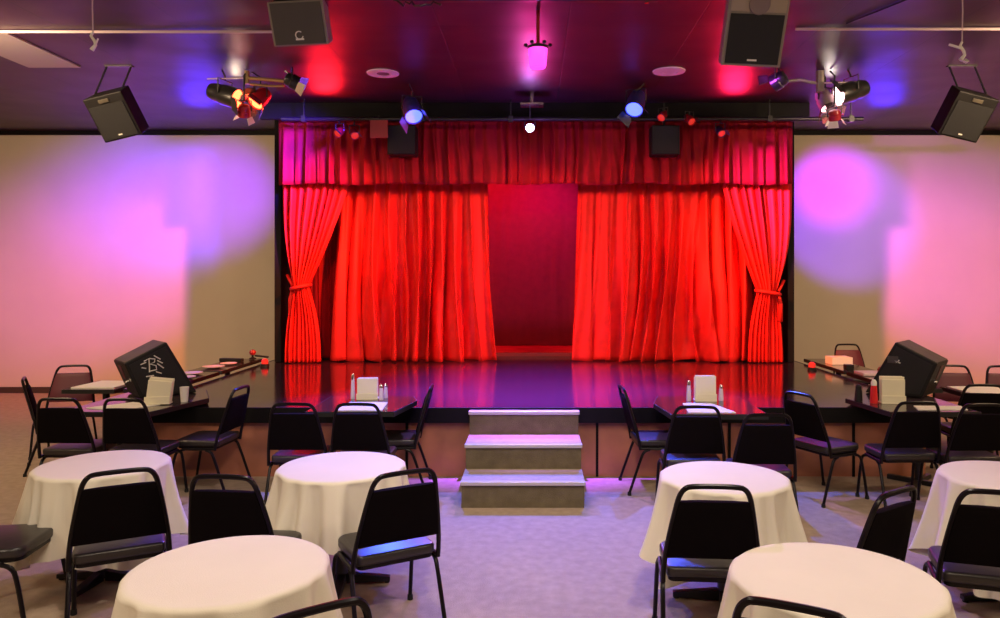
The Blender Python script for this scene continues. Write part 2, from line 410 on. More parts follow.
# ------------------------------------------------------------------ round tables with cloths
def round_table(x, y, R, rot, seed, where, drop=(.34, .47)):
    t = thing('round_table', 'round table under a cloth, '+where, 'table', (x, y, 0), rot, 'round tables')
    bm = NB(); lathe(bm, [(0, .715), (R-.012, .715), (R-.004, .722), (R-.004, .738), (R-.01, .744), (0, .744)], 40); obj('tabletop', bm, 'ttop', t, smooth='auto')
    bm = NB(); lathe(bm, [(.045, .03), (.038, .06), (.038, .66), (.06, .69), (.12, .714)], 20); obj('pedestal', bm, 'ped', t, smooth='auto')
    for i in range(4):
        a = i*PI/2+PI/4; bm = NB(); mx = Matrix.Rotation(a, 4, 'Z')
        pr = [(.03,-.028,.012),(.03,.028,.012),(.30,.024,.012),(.30,-.024,.012)]
        vs = [bm.verts.new(mx @ Vector(p)) for p in pr]; up = [bm.verts.new(mx @ Vector((p[0], p[1], .075 if p[0] < .1 else .04))) for p in pr]
        bm.faces.new(vs); bm.faces.new(up)
        for q in range(4): bm.faces.new((vs[q], vs[(q+1) % 4], up[(q+1) % 4], up[q]))
        lathe(bm, [(.018, 0), (.018, .014)], 10, Matrix.Translation(mx @ Vector((.28, 0, 0))))
        obj('foot', bm, 'ped', t, bevel=.004)
    r = random.Random(seed); n = 240; nv = 22
    ph = [r.uniform(0, 6.28) for _ in range(6)]
    bm = NB(); rings = []
    zt = .749
    cen = bm.verts.new((0, 0, zt))
    for rr in (.25, .5, .75, .93): rings.append([bm.verts.new((R*rr*math.cos(2*PI*k/n), R*rr*math.sin(2*PI*k/n), zt)) for k in range(n)])
    for j in range(nv+1):
        ring = []
        for k_ in range(n):
            a = 2*PI*k_/n
            c4 = (1+math.cos(4*(a-rot)))/2
            corner = c4**1.5
            D = drop[0]+(drop[1]-drop[0])*corner + .012*math.sin(3*a+ph[0])
            s = (j/nv)**1.4
            wave = (.5*math.sin(8*a+ph[1]+.9*math.sin(2*a+ph[4]))+.42*math.sin(13*a+ph[2]+.8*math.sin(3*a))+.22*math.sin(23*a+ph[3])+.2*math.sin(5*a+ph[5]))
            fold = .085*s**.75*math.copysign(abs(wave)**.8, wave)
            flare = .02 + .035*s + .055*corner*s**1.3
            if j == 0: ring.append(bm.verts.new(((R-.004)*math.cos(a), (R-.004)*math.sin(a), zt-.001))); continue
            rad = R+min(.010, .01+.0*s)+flare*s+fold*1.0 if s > 0 else R
            rad = max(rad, R+.004)
            z = zt-.006-D*s
            # slight sideways drift of the folds
            aa = a+.03*s*math.sin(7*a+ph[2])
            ring.append(bm.verts.new((rad*math.cos(aa), rad*math.sin(aa), z)))
        rings.append(ring)
    for k_ in range(n): bm.faces.new((cen, rings[0][k_], rings[0][(k_+1) % n]))
    for A, B in zip(rings, rings[1:]):
        for k_ in range(n): bm.faces.new((A[k_], A[(k_+1) % n], B[(k_+1) % n], B[k_]))
    c = obj('tablecloth', bm, 'cloth', smooth=True); c.location = (x, y, 0)
    tag(c, 'white cloth draped over the round table '+where, 'tablecloth', 'white tablecloths')
round_table(-2.74, 4.78, .38, .7, 1, 'at the far left', (.44, .55))
round_table(-1.205, 4.73, .385, .9, 2, 'second from the left, left of the aisle', (.36, .46))
round_table(-1.25, 3.08, .39, .6, 3, 'nearest the camera on the left', (.40, .52))
round_table(1.14, 4.48, .37, .6, 4, 'right of the aisle behind the nearest right one', (.42, .52))
round_table(1.20, 2.98, .395, .2, 5, 'nearest the camera on the right', (.40, .52))
round_table(2.86, 4.48, .385, .8, 6, 'at the right edge', (.44, .60))

# ------------------------------------------------------------------ dark tables along the stage
def dark_table(poly, ztop, name_label, ped=None, th=.045):
    cx = sum(p[0] for p in poly)/len(poly); cy = sum(p[1] for p in poly)/len(poly)
    t = thing('side_table', name_label, 'table', (cx, cy, 0), 0, 'dark tables along the stage')
    loc_ = [Vector((x-cx, y-cy, ztop-th)) for x, y in poly]
    bm = NB(); prism(bm, [v+Vector((0,0,0)) for v in loc_], (0,0,th-.003)); obj('table_edge', bm, 'tedge', t)
    bm = NB(); prism(bm, [Vector((v.x*.985, v.y*.985, ztop-.003)) for v in loc_], (0,0,.003)); obj('tabletop', bm, 'ttop', t)
    px_, py_ = ped if ped else (cx, cy)
    dx, dy = px_-cx, py_-cy
    bm = NB(); lathe(bm, [(.04, .03), (.036, .06), (.036, ztop-.09), (.10, ztop-th)], 16, Matrix.Translation((dx, dy, 0))); obj('pedestal', bm, 'ped', t, smooth='auto')
    for i in range(4):
        bm = NB(); mx = Matrix.Translation((dx, dy, 0)) @ Matrix.Rotation(i*PI/2+PI/4, 4, 'Z'); box(bm, (.03, -.025, .0), (.28, .025, .045), mx); obj('foot', bm, 'ped', t, bevel=.006)
    return t
TZ = .75
dark_table([(-4.15,6.57),(-3.36,6.57),(-3.16,7.32),(-3.42,7.86),(-4.15,7.86)], TZ, 'dark glossy corner table carrying the left tilted monitor', (-3.8, 6.9))
dark_table([(3.13,6.57),(3.93,6.57),(3.93,7.80),(3.40,7.80),(3.04,7.30)], TZ, 'dark glossy corner table carrying the right tilted monitor', (3.6, 7.0))
dark_table([(-1.95,6.42),(-1.19,6.42),(-1.08,7.0),(-1.15,7.25),(-1.95,7.25)], .78, 'small dark table against the stage left of the steps')
dark_table([(1.16,6.30),(1.98,6.30),(1.98,7.25),(1.20,7.25),(1.10,6.85)], .78, 'small dark table against the stage right of the steps')
dark_table([(-4.36,7.98),(-3.92,7.98),(-3.92,9.38),(-4.36,9.38)], .74, 'dark table along the left stage side, nearer of two')
dark_table([(-4.36,9.46),(-3.92,9.46),(-3.92,10.86),(-4.36,10.86)], .74, 'dark table along the left stage side, farther of two')
dark_table([(3.92,7.98),(4.36,7.98),(4.36,9.38),(3.92,9.38)], .74, 'dark table along the right stage side, nearer of two')
dark_table([(3.92,9.46),(4.36,9.46),(4.36,10.86),(3.92,10.86)], .74, 'dark table along the right stage side, farther of two')
dark_table([(-4.98,7.92),(-4.42,7.92),(-4.42,8.6),(-4.98,8.6)], .74, 'dark side table before the left wall with a white sheet on it')
dark_table([(4.42,7.5),(5.1,7.5),(5.1,8.15),(4.42,8.15)] , .74, 'dark side table at the right edge with a white reflection sheet on it')

def sheet(poly, z, label, cat='paper', m='white', name='paper_sheet', th=.006, grp=None):
    cx = sum(p[0] for p in poly)/len(poly); cy = sum(p[1] for p in poly)/len(poly)
    bm = NB(); prism(bm, [Vector((x-cx, y-cy, 0)) for x, y in poly], (0,0,th)); o = obj(name, bm, m); o.location = (cx, cy, z+.0005)
    return tag(o, label, cat, grp)
sheet([(-4.93,8.0),(-4.47,8.0),(-4.46,8.5),(-4.90,8.52)], .74, 'white sheet covering the side table before the left wall', th=.012)  # plain white sheet laid over the dark top
sheet([(4.45,7.55),(5.0,7.55),(5.0,8.08),(4.46,8.08)], .74, 'white sheet for the wall reflection on the side table at the right edge', th=.012)  # added sheet, paints the wall's reflection in the dark top
sheet([(-1.70,6.46),(-1.30,6.46),(-1.33,6.86),(-1.68,6.88)], .78, 'white placemat on the small table left of the steps', 'placemat', name='placemat')
sheet([(1.32,6.36),(1.72,6.36),(1.62,6.82),(1.36,6.82)], .78, 'white placemat on the small table right of the steps', 'placemat', name='placemat')
sheet([(-4.02,6.75),(-3.66,6.62),(-3.44,6.92),(-3.76,7.05)], .75, 'white paper lying below the left tilted monitor')
sheet([(3.42,6.66),(3.86,6.66),(3.90,6.84),(3.48,6.86)], .75, 'white paper lying below the right tilted monitor')

# napkin dispensers and shakers
def napkin_holder(x, y, z, rz, w, h, label, d=.12, tilt=0):
    t = thing('napkin_holder', label, 'napkin holder', (x, y, z), rz, 'napkin holders')
    mx = Matrix.Rotation(tilt, 4, 'Y')
    bm = NB(); box(bm, (-w/2, -d/2, 0), (w/2, d/2, .012)); box(bm, (-w/2, -d/2, .012), (w/2, -d/2+.008, h*.3)); obj('base', bm, 'cream', t, bevel=.003)
    bm = NB()
    for i in range(5):
        o = -d/2+.012+i*(d-.02)/5; hh = h*(.86+.14*math.sin(i*2.1+w*40)**2)
        box(bm, (-w/2+.006+.004*(i % 2), o, .012), (w/2-.006, o+(d-.02)/5-.003, hh), mx)
    obj('napkin', bm, 'cream', t, bevel=.004)
    return t
def shaker(x, y, z, label, h=.11, r=.022, m='clear', cap='chrome', name='salt_shaker', cat='shaker'):
    t = thing(name, label, cat, (x, y, z), 0, 'shakers and bottles on the stage tables')
    bm = NB(); lathe(bm, [(r, 0), (r*1.05, h*.1), (r*.9, h*.55), (r*.75, h*.75)], 14); obj('bottle', bm, m, t, smooth='auto')
    bm = NB(); lathe(bm, [(r*.8, h*.75), (r*.8, h*.9), (r*.4, h), (0, h)], 14); obj('cap', bm, cap, t, smooth='auto')
napkin_holder(-1.56, 7.08, .781, .12, .20, .20, 'cream napkin holder on the small table left of the steps')
napkin_holder(1.60, 6.98, .781, -.05, .20, .235, 'cream napkin holder on the small table right of the steps')
shaker(-1.70, 7.08, .781, 'clear tall bottle left of the left napkin holder', .24, .02)
shaker(-1.42, 7.02, .781, 'clear shaker just right of the left napkin holder', .15, .022)
shaker(-1.40, 7.13, .781, 'clear shaker behind the right end of the left napkin holder', .14, .02)
shaker(1.45, 6.98, .781, 'clear shaker left of the right napkin holder', .19, .022)
shaker(1.75, 6.98, .781, 'clear purple-lit shaker right of the right napkin holder', .15, .022)
napkin_holder(-3.47, 6.95, .757, .18, .22, .24, 'cream menu and napkin holder leaning before the left tilted monitor', .10, .12)
napkin_holder(3.36, 7.02, .751, -.1, .22, .25, 'cream napkin holder before the right tilted monitor', .10)
def cup(x, y, z, label, r=.035, h=.10, m='white'):
    bm = NB(); lathe(bm, [(r*.75, 0), (r, h), (r*.93, h), (r*.7, .006), (0, .006)], 18); o = obj('cup', bm, m, smooth='auto'); o.location = (x, y, z); tag(o, label, 'cup')
cup(-3.30, 7.1, .751, 'small white cup beside the left napkin and menu holder', .042, .14)
shaker(3.19, 7.02, .751, 'red squeeze bottle left of the right corner napkin holder', .22, .033, 'red', 'white', 'squeeze_bottle', 'bottle')
shaker(3.09, 7.12, .751, 'black bottle at the left tip of the right corner table', .16, .035, 'spk', 'spk', 'sauce_bottle', 'bottle')
# plates and clutter on the side tables
def plate(x, y, z, r, label, m='pink'):
    bm = NB(); lathe(bm, [(r*.5, 0), (r*.6, .006), (r, .022), (r, .027), (r*.6, .012), (0, .010)], 24); o = obj('plate', bm, m, smooth='auto'); o.location = (x, y, z+.0005); tag(o, label, 'plate', 'plates on the side tables')
plate(-4.16, 8.35, .74, .16, 'white plate nearest the left monitor on the left side tables', 'white')
plate(-4.05, 8.75, .74, .11, 'small pinkish plate next to the stage on the nearer left side table')
plate(-4.15, 9.1, .74, .14, 'pinkish plate at the far end of the nearer left side table')
plate(-4.15, 9.75, .74, .14, 'pinkish plate at the near end of the farther left side table')
plate(-4.1, 10.1, .74, .11, 'pinkish plate in the middle of the farther left side table')
bm = NB(); box(bm, (-.17, -.04, 0), (.17, .04, .05)); o = obj('remote_case', bm, 'spk', bevel=.01); o.location = (-4.2, 10.45, .741); o.rotation_euler = (0,0,-.2); tag(o, 'flat black case at the far end of the left side tables', 'case')
t = thing('desk_microphone', 'small black microphone with red ball head on the far left side table', 'microphone', (-4.0, 10.7, .741))
bm = NB(); lathe(bm, [(.02, 0), (.055, .01), (.05, .02), (.015, .04), (.015, .07)], 14); obj('stand', bm, 'spk', t, smooth='auto')
bm = NB(); lathe(bm, [(0, .06), (.035, .075), (.048, .105), (.035, .135), (0, .15)], 14); obj('head', bm, 'redcan', t, smooth='auto')
bm = NB(); tube(bm, [(.03, 0, .06), (.22, .02, .035)], .014); obj('handle', bm, 'spk', t)
# right side
bm = NB(); box(bm, (-.14, -.12, 0), (.14, .12, .10)); o = obj('white_carton', bm, 'white', bevel=.006); o.location = (4.16, 10.2, .741); tag(o, 'white carton on the farther right side table', 'carton')
bm = NB(); box(bm, (-.17, -.14, 0), (.17, .14, .035)); o = obj('serving_tray', bm, 'pink', bevel=.01); o.location = (4.12, 9.1, .741); tag(o, 'flat pale pink tray on the nearer right side table', 'tray')
bm = NB(); box(bm, (-.05, -.05, 0), (.05, .05, .07)); o = obj('black_box', bm, 'spk', bevel=.006); o.location = (4.02, 9.55, .741); tag(o, 'small black box before the white carton', 'box')
t = thing('ashtray_glass', 'red-brown glass jar with chrome bands before the right monitor', 'jar', (4.02, 8.55, .741))
bm = NB(); lathe(bm, [(.07, 0), (.085, .03), (.085, .14), (.07, .16)], 18); obj('jar_body', bm, 'wood', t, smooth='auto')
for z in (.03, .12):
    bm = NB(); lathe(bm, [(.088, z), (.088, z+.015)], 18); obj('band', bm, 'chrome', t, smooth='auto')
bm = NB(); tube(bm, [(0, 0, 0), (0.02, 0, .2), (.17, 0.02, .40)], .012); o = obj('wooden_stick', bm, 'wood'); o.location = (4.12, 8.35, .745); tag(o, 'thin red-brown bent stick rising before the right monitor', 'stick')
t = thing('stage_footlight', 'small red glowing lamp at the right stage edge', 'lamp', (3.72, 10.0, SZ))
bm = NB(); lathe(bm, [(.06, 0), (.06, .03), (.05, .04)], 14); obj('base', bm, 'can', t, smooth='auto')
bm = NB(); lathe(bm, [(.045, .04), (.045, .09), (.02, .11), (0, .11)], 14); obj('bulb', bm, 'lens_dull', t, smooth='auto')
t = thing('stage_footlight', 'small red glowing lamp at the left stage edge', 'lamp', (-3.72, 10.4, SZ))
bm = NB(); lathe(bm, [(.06, 0), (.06, .03), (.05, .04)], 14); obj('base', bm, 'can', t, smooth='auto')
bm = NB(); lathe(bm, [(.045, .04), (.045, .09), (.02, .11), (0, .11)], 14); obj('bulb', bm, 'lens_dull', t, smooth='auto')

# tilted wedge monitors
def wedge(mirror, label):
    s = -1 if mirror else 1; sh = .04 if mirror else 0
    g = Vector((s*-3.79-sh, 7.3, TZ)); d = Vector((s*.74, .67, 0)).normalized(); e = Vector((s*-.67, .74, 0)).normalized()*.42
    t = thing('floor_monitor', label, 'speaker', g, 0, 'tilted wedge monitors')
    pt = lambda a, z: d*a+Vector((0,0,z))
    poly = [pt(-.03, .006), pt(-.17, .35), pt(.21, .535), pt(.50, .006)]
    bm = NB(); prism(bm, poly, e); obj('cabinet', bm, 'spk', t, bevel=.012)
    nrm = -e.normalized()
    # lighter mottled top panel
    n2 = (poly[2]-poly[1]).cross(e).normalized();  n2 = n2 if n2.z > 0 else -n2
    a, b = poly[1], poly[2]; q = [a+(b-a)*.03+e*.03, a+(b-a)*.97+e*.03, a+(b-a)*.97+e*.97, a+(b-a)*.03+e*.97]
    bm = NB(); prism(bm, [v+n2*.001 for v in q], n2*.004); obj('top_panel', bm, 'spktop', t)
    # grille on the large side, label marks; the mirrored one gets a painted glint
    c = (poly[0]+poly[1]+poly[2]+poly[3])/4
    bm = NB(); prism(bm, [c+(v-c)*.86+nrm*.001 for v in poly], nrm*.006); gr = obj('grille', bm, 'grille', t)
    r = random.Random(3); bm = NB()
    if not mirror:
        strokes = [[(.0,.36),(.045,.385),(.05,.30),(.05,.25)],[(.05,.385),(.10,.375),(.095,.345),(.055,.33),(.11,.31),(.115,.27),(.05,.26)],[(.09,.41),(.15,.37)],[(.12,.36),(.17,.33)],[(.12,.33),(.18,.28)],[(-.03,.33),(.02,.35)],[(-.02,.30),(.02,.29)],[(.11,.25),(.16,.23)],[(.02,.21),(.09,.215)]]
    else:
        strokes = [[(.17,.36),(.20,.33)],[(.16,.33),(.21,.35)]]  # no emblem here, the white strokes paint a small glint
    for stx in strokes: tube(bm, [pt(a_, z_)+nrm*.009 for a_, z_ in stx], .006, 6)
    obj('emblem', bm, 'white', gr)
    # dark red patch on the narrow left face
    fn = (poly[1]-poly[0]).cross(e).normalized(); fn = fn if fn.dot(d) < 0 else -fn
    a = poly[0]*.25+poly[1]*.75; 
    up = (poly[1]-poly[0]).normalized(); ev = e.normalized()
    cc = poly[0]+(poly[1]-poly[0])*.7+e*.55
    bm = NB(); prism(bm, [cc+up*.07+ev*.06+fn*.001, cc+up*.07-ev*.05+fn*.001, cc-up*.08-ev*.02+fn*.001, cc-up*.08+ev*.06+fn*.001], fn*.004); obj('red_patch', bm, 'redtint', t)
    bm = NB(); lathe(bm, [(.014, 0), (.014, .02), (0, .022)], 10, Matrix.Translation(cc-up*.11) @ fn.to_track_quat('Z', 'Y').to_matrix().to_4x4()); obj('knob', bm, 'chrome', t)
    if mirror:
        bm = NB(); box(bm, (-.05, -.002, -.035), (.05, .002, .035)); o = obj('side_plate', bm, 'greygrille', t); o.location = pt(.23, .36)+nrm*.012; o.rotation_euler = (0,0,math.atan2(d.y, d.x))
wedge(False, 'black wedge monitor with white scrawled emblem tilted on the left corner table')
wedge(True, 'black wedge monitor tilted on the right corner table')

# ------------------------------------------------------------------ ceiling equipment
def hang_speaker(px0, px1, Y, z0, z1, depth, pitch, roll, kind, label, yaw=0):
    w = (px1-px0)*Y/F; h = (z1-z0)
    x = ((px0+px1)/2-PX)*Y/F
    t = thing('hanging_loudspeaker', label, 'speaker', (x, Y, CZ-.001), 0, 'ceiling loudspeakers')
    mx = Matrix.Translation((0, 0, (z0+z1)/2-CZ)) @ Euler((pitch, roll, yaw)).to_matrix().to_4x4()
    wt = w*.5; tp = .86
    def pr(fr, bk, taper, y0, y1, zlo, zhi):
        b_ = NB(); vs = [mx @ Vector(v) for v in ((-fr, y0, zlo), (fr, y0, zlo), (bk, y1, zlo), (-bk, y1, zlo))]
        prism(b_, vs, (mx.to_3x3() @ Vector((0,0,zhi-zlo)))); return b_
    cab = 'spk' if kind == 'black' else 'greycab'
    b_ = pr(wt, wt*tp, 1, 0, depth, -h/2, h/2); obj('cabinet', b_, cab, t, bevel=.012)
    if kind == 'black':
        obj('grille', pr(wt*.88, wt*.88, 1, -.012, 0, -h*.46, h*.30), 'grille', t, bevel=.003)
        obj('name_plate', pr(.022, .022, 1, -.016, -.012, -h*.40, -h*.37), 'white', t)
        obj('horn', pr(.06, .06, 1, -.014, -.001, h*.34, h*.42), 'spktop', t, bevel=.004)
    elif kind == 'monitor':
        obj('grille', pr(wt*.90, wt*.90, 1, -.012, 0, -h*.46, h*.46), 'greygrille', t, bevel=.003)
        obj('name_plate', pr(.035, .035, 1, -.018, -.012, -h*.37, -h*.33), 'white', t)
        b_ = NB(); R_ = .032; tube(b_, [mx @ Vector((R_*math.cos(a), -.016, -h*.26+R_*math.sin(a))) for a in [i*PI/8+.9 for i in range(14)]], .005, 6); obj('emblem', b_, 'white', t)
    else:
        obj('grille', pr(wt*.88, wt*.88, 1, -.012, 0, -h*.46, h*.22), 'grille', t, bevel=.003)
        obj('name_plate', pr(.04, .04, 1, -.018, -.012, -h*.42, -h*.395), 'white', t)
        obj('horn_panel', pr(wt*.9, wt*.9, 1, -.008, 0, h*.25, h*.48), 'horn', t, bevel=.003)
        b_ = NB(); lathe(b_, [(.0, .0), (.03, .004), (.085, .012), (.09, .006)], 24, mx @ Matrix.Translation((0, -.012, h*.36)) @ Matrix.Rotation(PI/2, 4, 'X')); obj('horn_cone', b_, 'darkdisc', t, smooth='auto')
    b_ = NB(); top = mx @ Vector((0, depth*.5, h/2-.02))
    for s in (-1, 1): tube(b_, [(s*w*.3, depth*.5, 0), (top.x+s*w*.3, top.y, top.z)], .012, 6)
    box(b_, (-w*.34, depth*.5-.03, -.012), (w*.34, depth*.5+.03, 0)); obj('bracket', b_, 'can', t)
hang_speaker(270, 326, 6.45, 3.93, 4.30, .30, math.radians(22), math.radians(-3), 'monitor', 'grey framed loudspeaker hung face-down at the top left of centre')
hang_speaker(725, 786, 6.30, 3.71, 4.30, .26, math.radians(22), math.radians(2.5), 'horn', 'tall grey loudspeaker with beige horn hung at the top right of centre')
hang_speaker(92, 133, 8.4, 3.46, 3.97, .27, math.radians(30), math.radians(-12), 'black', 'black loudspeaker hung from the ceiling above the left wall', yaw=-.1)
hang_speaker(947, 990, 8.4, 3.46, 3.97, .27, math.radians(30), math.radians(12), 'black', 'black loudspeaker hung from the ceiling above the right wall', yaw=.1)

def par_can(pos, dirv, L, r, lens, body, label, yoke_top=None, doors=2, doormat='can', group='stage lamps'):
    pos = Vector(pos); d = Vector(dirv).normalized()
    t = thing('stage_lamp', label, 'lamp', pos, 0, group)
    q = d.to_track_quat('Z', 'Y').to_matrix().to_4x4()
    b_ = NB(); lathe(b_, [(r*.35, -L), (r*.75, -L*.93), (r*.9, -L*.75), (r*.9, -L*.55), (r, -L*.5), (r, 0), (r*.92, 0), (r*.9, -.02)], 20, q); obj('housing', b_, body, t, smooth='auto')
    b_ = NB(); lathe(b_, [(r*.9, -.02), (r*.5, -.008), (0, -.004)], 20, q); obj('lens', b_, lens, t, smooth='auto')
    top = yoke_top if yoke_top is not None else Vector((pos.x, pos.y, CZ))
    top = Vector(top)-pos
    u, w = frame_for(d); mid = -d*L*.45
    b_ = NB()
    side = u if abs(u.z) < .7 else w
    a, b2 = mid+side*(r+.01), mid-side*(r+.01); up = Vector((0,0,r+.05))
    tube(b_, [a, a+up, b2+up, b2], .008, 6); c = mid+up; tube(b_, [c, Vector((c.x, c.y, top.z-.06)) if abs(top.x) < .3 else top, top], .011, 6)
    obj('yoke', b_, 'can', t)
    for i in range(doors):
        a_ = i*2*PI/max(doors, 1)+.6; n_ = (q.to_3x3() @ Vector((math.cos(a_), math.sin(a_), 0))); tn = (q.to_3x3() @ Vector((-math.sin(a_), math.cos(a_), 0)))
        p0 = n_*r; b_ = NB(); prism(b_, [p0+tn*r*.7, p0-tn*r*.7, p0-tn*r*.9+d*r*1.0+n_*r*.45, p0+tn*r*.9+d*r*1.0+n_*r*.45], n_*.004); obj('barn_door', b_, doormat, t)
    return t
Yg = 8.7
par_can(P(238, 99, Yg), (.85, -.2, -.28), .40, .12, 'lens_red', 'can', 'black can lamp with glowing red front at the left ceiling cluster', P(222, 70, Yg), 2)
par_can(P(255, 103, Yg+.1), (-.3, -.55, -.6), .24, .10, 'lens_red', 'redcan', 'red can lamp with white barn doors at the left ceiling cluster', P(250, 71, Yg+.1), 4, 'chrome')
par_can(P(244, 116, Yg), (-.2, .5, -.8), .14, .07, 'lens_warm', 'redcan', 'small white-hot lamp lowest in the left ceiling cluster', P(248, 71, Yg), 2, 'white')
la = par_can(P(298, 84, Yg), (.8, .3, -.35), .16, .085, 'lens_dull', 'can', 'small black lamp on the brass arm of the left ceiling cluster', P(285, 71, Yg), 2, 'chrome')
b_ = NB(); tube(b_, [P(247, 78, Yg), P(262, 79, Yg), P(284, 81, Yg)], .022, 8); tube(b_, [P(250, 84, Yg), P(268, 86, Yg), P(284, 86, Yg)], .014, 8); tube(b_, [P(247, 71, Yg), P(247, 84, Yg)], .03, 8)
for v in b_.verts: v.co -= Vector(la.location)
o = obj('arm', b_, 'brass', la, smooth='auto'); o['label'] = 'brass-coloured arm'
b_ = NB(); tube(b_, [P(207, 79, Yg), P(246, 78, Yg)], .008, 6)
for v in b_.verts: v.co -= Vector(la.location)
obj('rail', b_, 'conduit', la)
par_can(P(838, 95, Yg), (-.85, -.2, -.25), .40, .12, 'lens_pink', 'can', 'black can lamp with bright pinkish front at the right ceiling cluster', P(848, 70, Yg), 2)
par_can(P(829, 108, Yg+.1), (.2, -.4, -.8), .26, .10, 'lens_pink', 'greycab', 'grey can lamp pointing down in the right ceiling cluster', P(822, 71, Yg+.1), 4, 'chrome')
par_can(P(835, 120, Yg), (.2, .3, -.8), .12, .07, 'lens_warm', 'redcan', 'small white-hot lamp lowest in the right ceiling cluster', P(830, 71, Yg), 3, 'white')
la = par_can(P(773, 84, Yg), (-.6, .5, -.35), .17, .10, 'lens_dull', 'can', 'round black lamp left of the right ceiling cluster', P(780, 71, Yg), 1, 'chrome')
b_ = NB(); tube(b_, [P(780, 82, Yg), P(800, 80, Yg), P(820, 84, Yg)], .018, 8); tube(b_, [P(820, 71, Yg), P(820, 92, Yg)], .05, 8)
for v in b_.verts: v.co -= Vector(la.location)
obj('arm', b_, 'greycab', la, smooth='auto')
b_ = NB(); tube(b_, [P(822, 83, Yg), P(862, 82, Yg)], .008, 6)
for v in b_.verts: v.co -= Vector(la.location)
obj('rail', b_, 'conduit', la)
Yb = 9.3
par_can(P(414, 117, Yb), (.22, -.55, -.62), .36, .115, 'lens_blue', 'bluecan', 'blue shining spotlight left of centre above the stage', P(409, 84, Yb), 2)
par_can(P(634, 110, Yb), (-.2, -.55, -.60), .36, .115, 'lens_blue', 'bluecan', 'blue shining spotlight right of centre above the stage', P(645, 84, Yb), 2)
# truss pipe in front of the valance with its lamps
Yp = 10.15
t = thing('lighting_pipe', 'long dark lighting pipe under the ceiling before the valance', 'pipe', (0, Yp, CZ-.27))
b_ = NB(); tube(b_, [(-3.4, 0, 0), (4.6*.97, 0, 0)], .03, 10); obj('pipe', b_, 'can', t, smooth='auto')
for x in (-3.1, -1.5, -.3, 1.3, 3.2, 4.3):
    b_ = NB(); tube(b_, [(x, 0, .03), (x, 0, .268)], .01, 6); box(b_, (x-.03, -.04, -.04), (x+.03, .04, .04)); obj('hanger', b_, 'can', t)
t = par_can(P(530, 128, 10.0), (0.0, -1, -.30), .16, .06, 'lens_star', 'can', 'dazzling blue-white spotlight at the centre of the stage top', P(530, 93, 10.0), 0)
b_ = NB(); box(b_, (-.15, -.1, 0), (.15, .1, .025)); box(b_, (-.02, -.02, .025), (.02, .02, .16)); o = obj('equipment_shelf', b_, 'chrome'); o.location = P(532, 106, 9.85); tag(o, 'small metal shelf above the dazzling centre spotlight', 'shelf')
for px, py, dx, lens, lab in ((337, 134, -.3, 'lens_dull', 'small dark red lamp hanging leftmost on the lighting pipe'), (355, 136, .3, 'lens_dull', 'small dark red lamp second from the left on the lighting pipe'), (661, 118, -.5, 'lens_dull', 'small red-lit lamp right of the right blue spotlight'), (692, 122, .3, 'lens_dull', 'small red-lit lamp on the pipe right of the right black box'), (722, 134, .1, 'lens_dull', 'small lamp hanging lowest on the right of the lighting pipe')):
    par_can(P(px, py, Yp-.12), (dx, -.8, -.6), .18, .055, lens, 'redcan' if px < 700 else 'can', lab, Vector((P(px, py, Yp).x, Yp, CZ-.27)), 1, 'can')
for px, lab in ((403, 'black box hanging before the valance left of centre'), (664, 'black box hanging before the valance right of centre')):
    t = thing('valance_box', lab, 'speaker', P(px, 156, 10.35), 0, 'black boxes before the valance')
    b_ = NB(); box(b_, (-.19, -.14, 0), (.19, .14, .40)); obj('cabinet', b_, 'spk', t, bevel=.012)  # dark square before the valance, built as a plain hanging box
    b_ = NB(); box(b_, (-.17, -.15, .02), (.17, -.14, .38)); obj('grille', b_, 'grille', t)
    b_ = NB(); tube(b_, [(0, 0, .40), (0, 0, CZ-.001-P(px, 156, 10.35).z)], .014, 6); obj('bracket', b_, 'can', t)
t = thing('red_gel_box', 'square red gel holder hanging beside the small red lamps', 'gel holder', P(379, 138, 10.1))
b_ = NB(); box(b_, (-.12, -.01, 0), (.12, .01, .24)); obj('gel', b_, 'redcan', t, bevel=.004)
b_ = NB(); box(b_, (-.13, -.014, .24), (.13, .014, .25)); tube(b_, [(0, 0, .25), (0, 0, .30)], .008, 6); obj('holder', b_, 'can', t)
# lantern
p = P(538, 68, 6.75)
t = thing('hanging_lantern', 'glowing magenta lantern on a red pole at the top centre', 'lamp', (p.x, p.y, CZ))
b_ = NB(); lathe(b_, [(0, p.z-CZ), (.065, p.z-CZ), (.075, p.z-CZ+.02), (.088, p.z-CZ+.17), (0, p.z-CZ+.18)], 20); obj('shade', b_, 'lantern', t, smooth='auto')
b_ = NB(); lathe(b_, [(.09, p.z-CZ+.17), (.1, p.z-CZ+.19), (.03, p.z-CZ+.22)], 20)
for i in range(6):
    a = i*PI/3; b1 = Vector((.08*math.cos(a), .08*math.sin(a), p.z-CZ+.2)); tube(b_, [b1, b1*1.5+Vector((0,0,-(b1.z)*.5+.02+0)), ], .008, 6) if False else lathe(b_, [(.0, .0), (.018, .01), (.018, .03), (0, .04)], 8, Matrix.Translation((.11*math.cos(a), .11*math.sin(a), p.z-CZ+.185)))
obj('bracket', b_, 'can', t, smooth='auto')
b_ = NB(); tube(b_, [(0, 0, 0), (0, 0, p.z-CZ+.2)], .016, 8); obj('pole', b_, 'redcan', t)
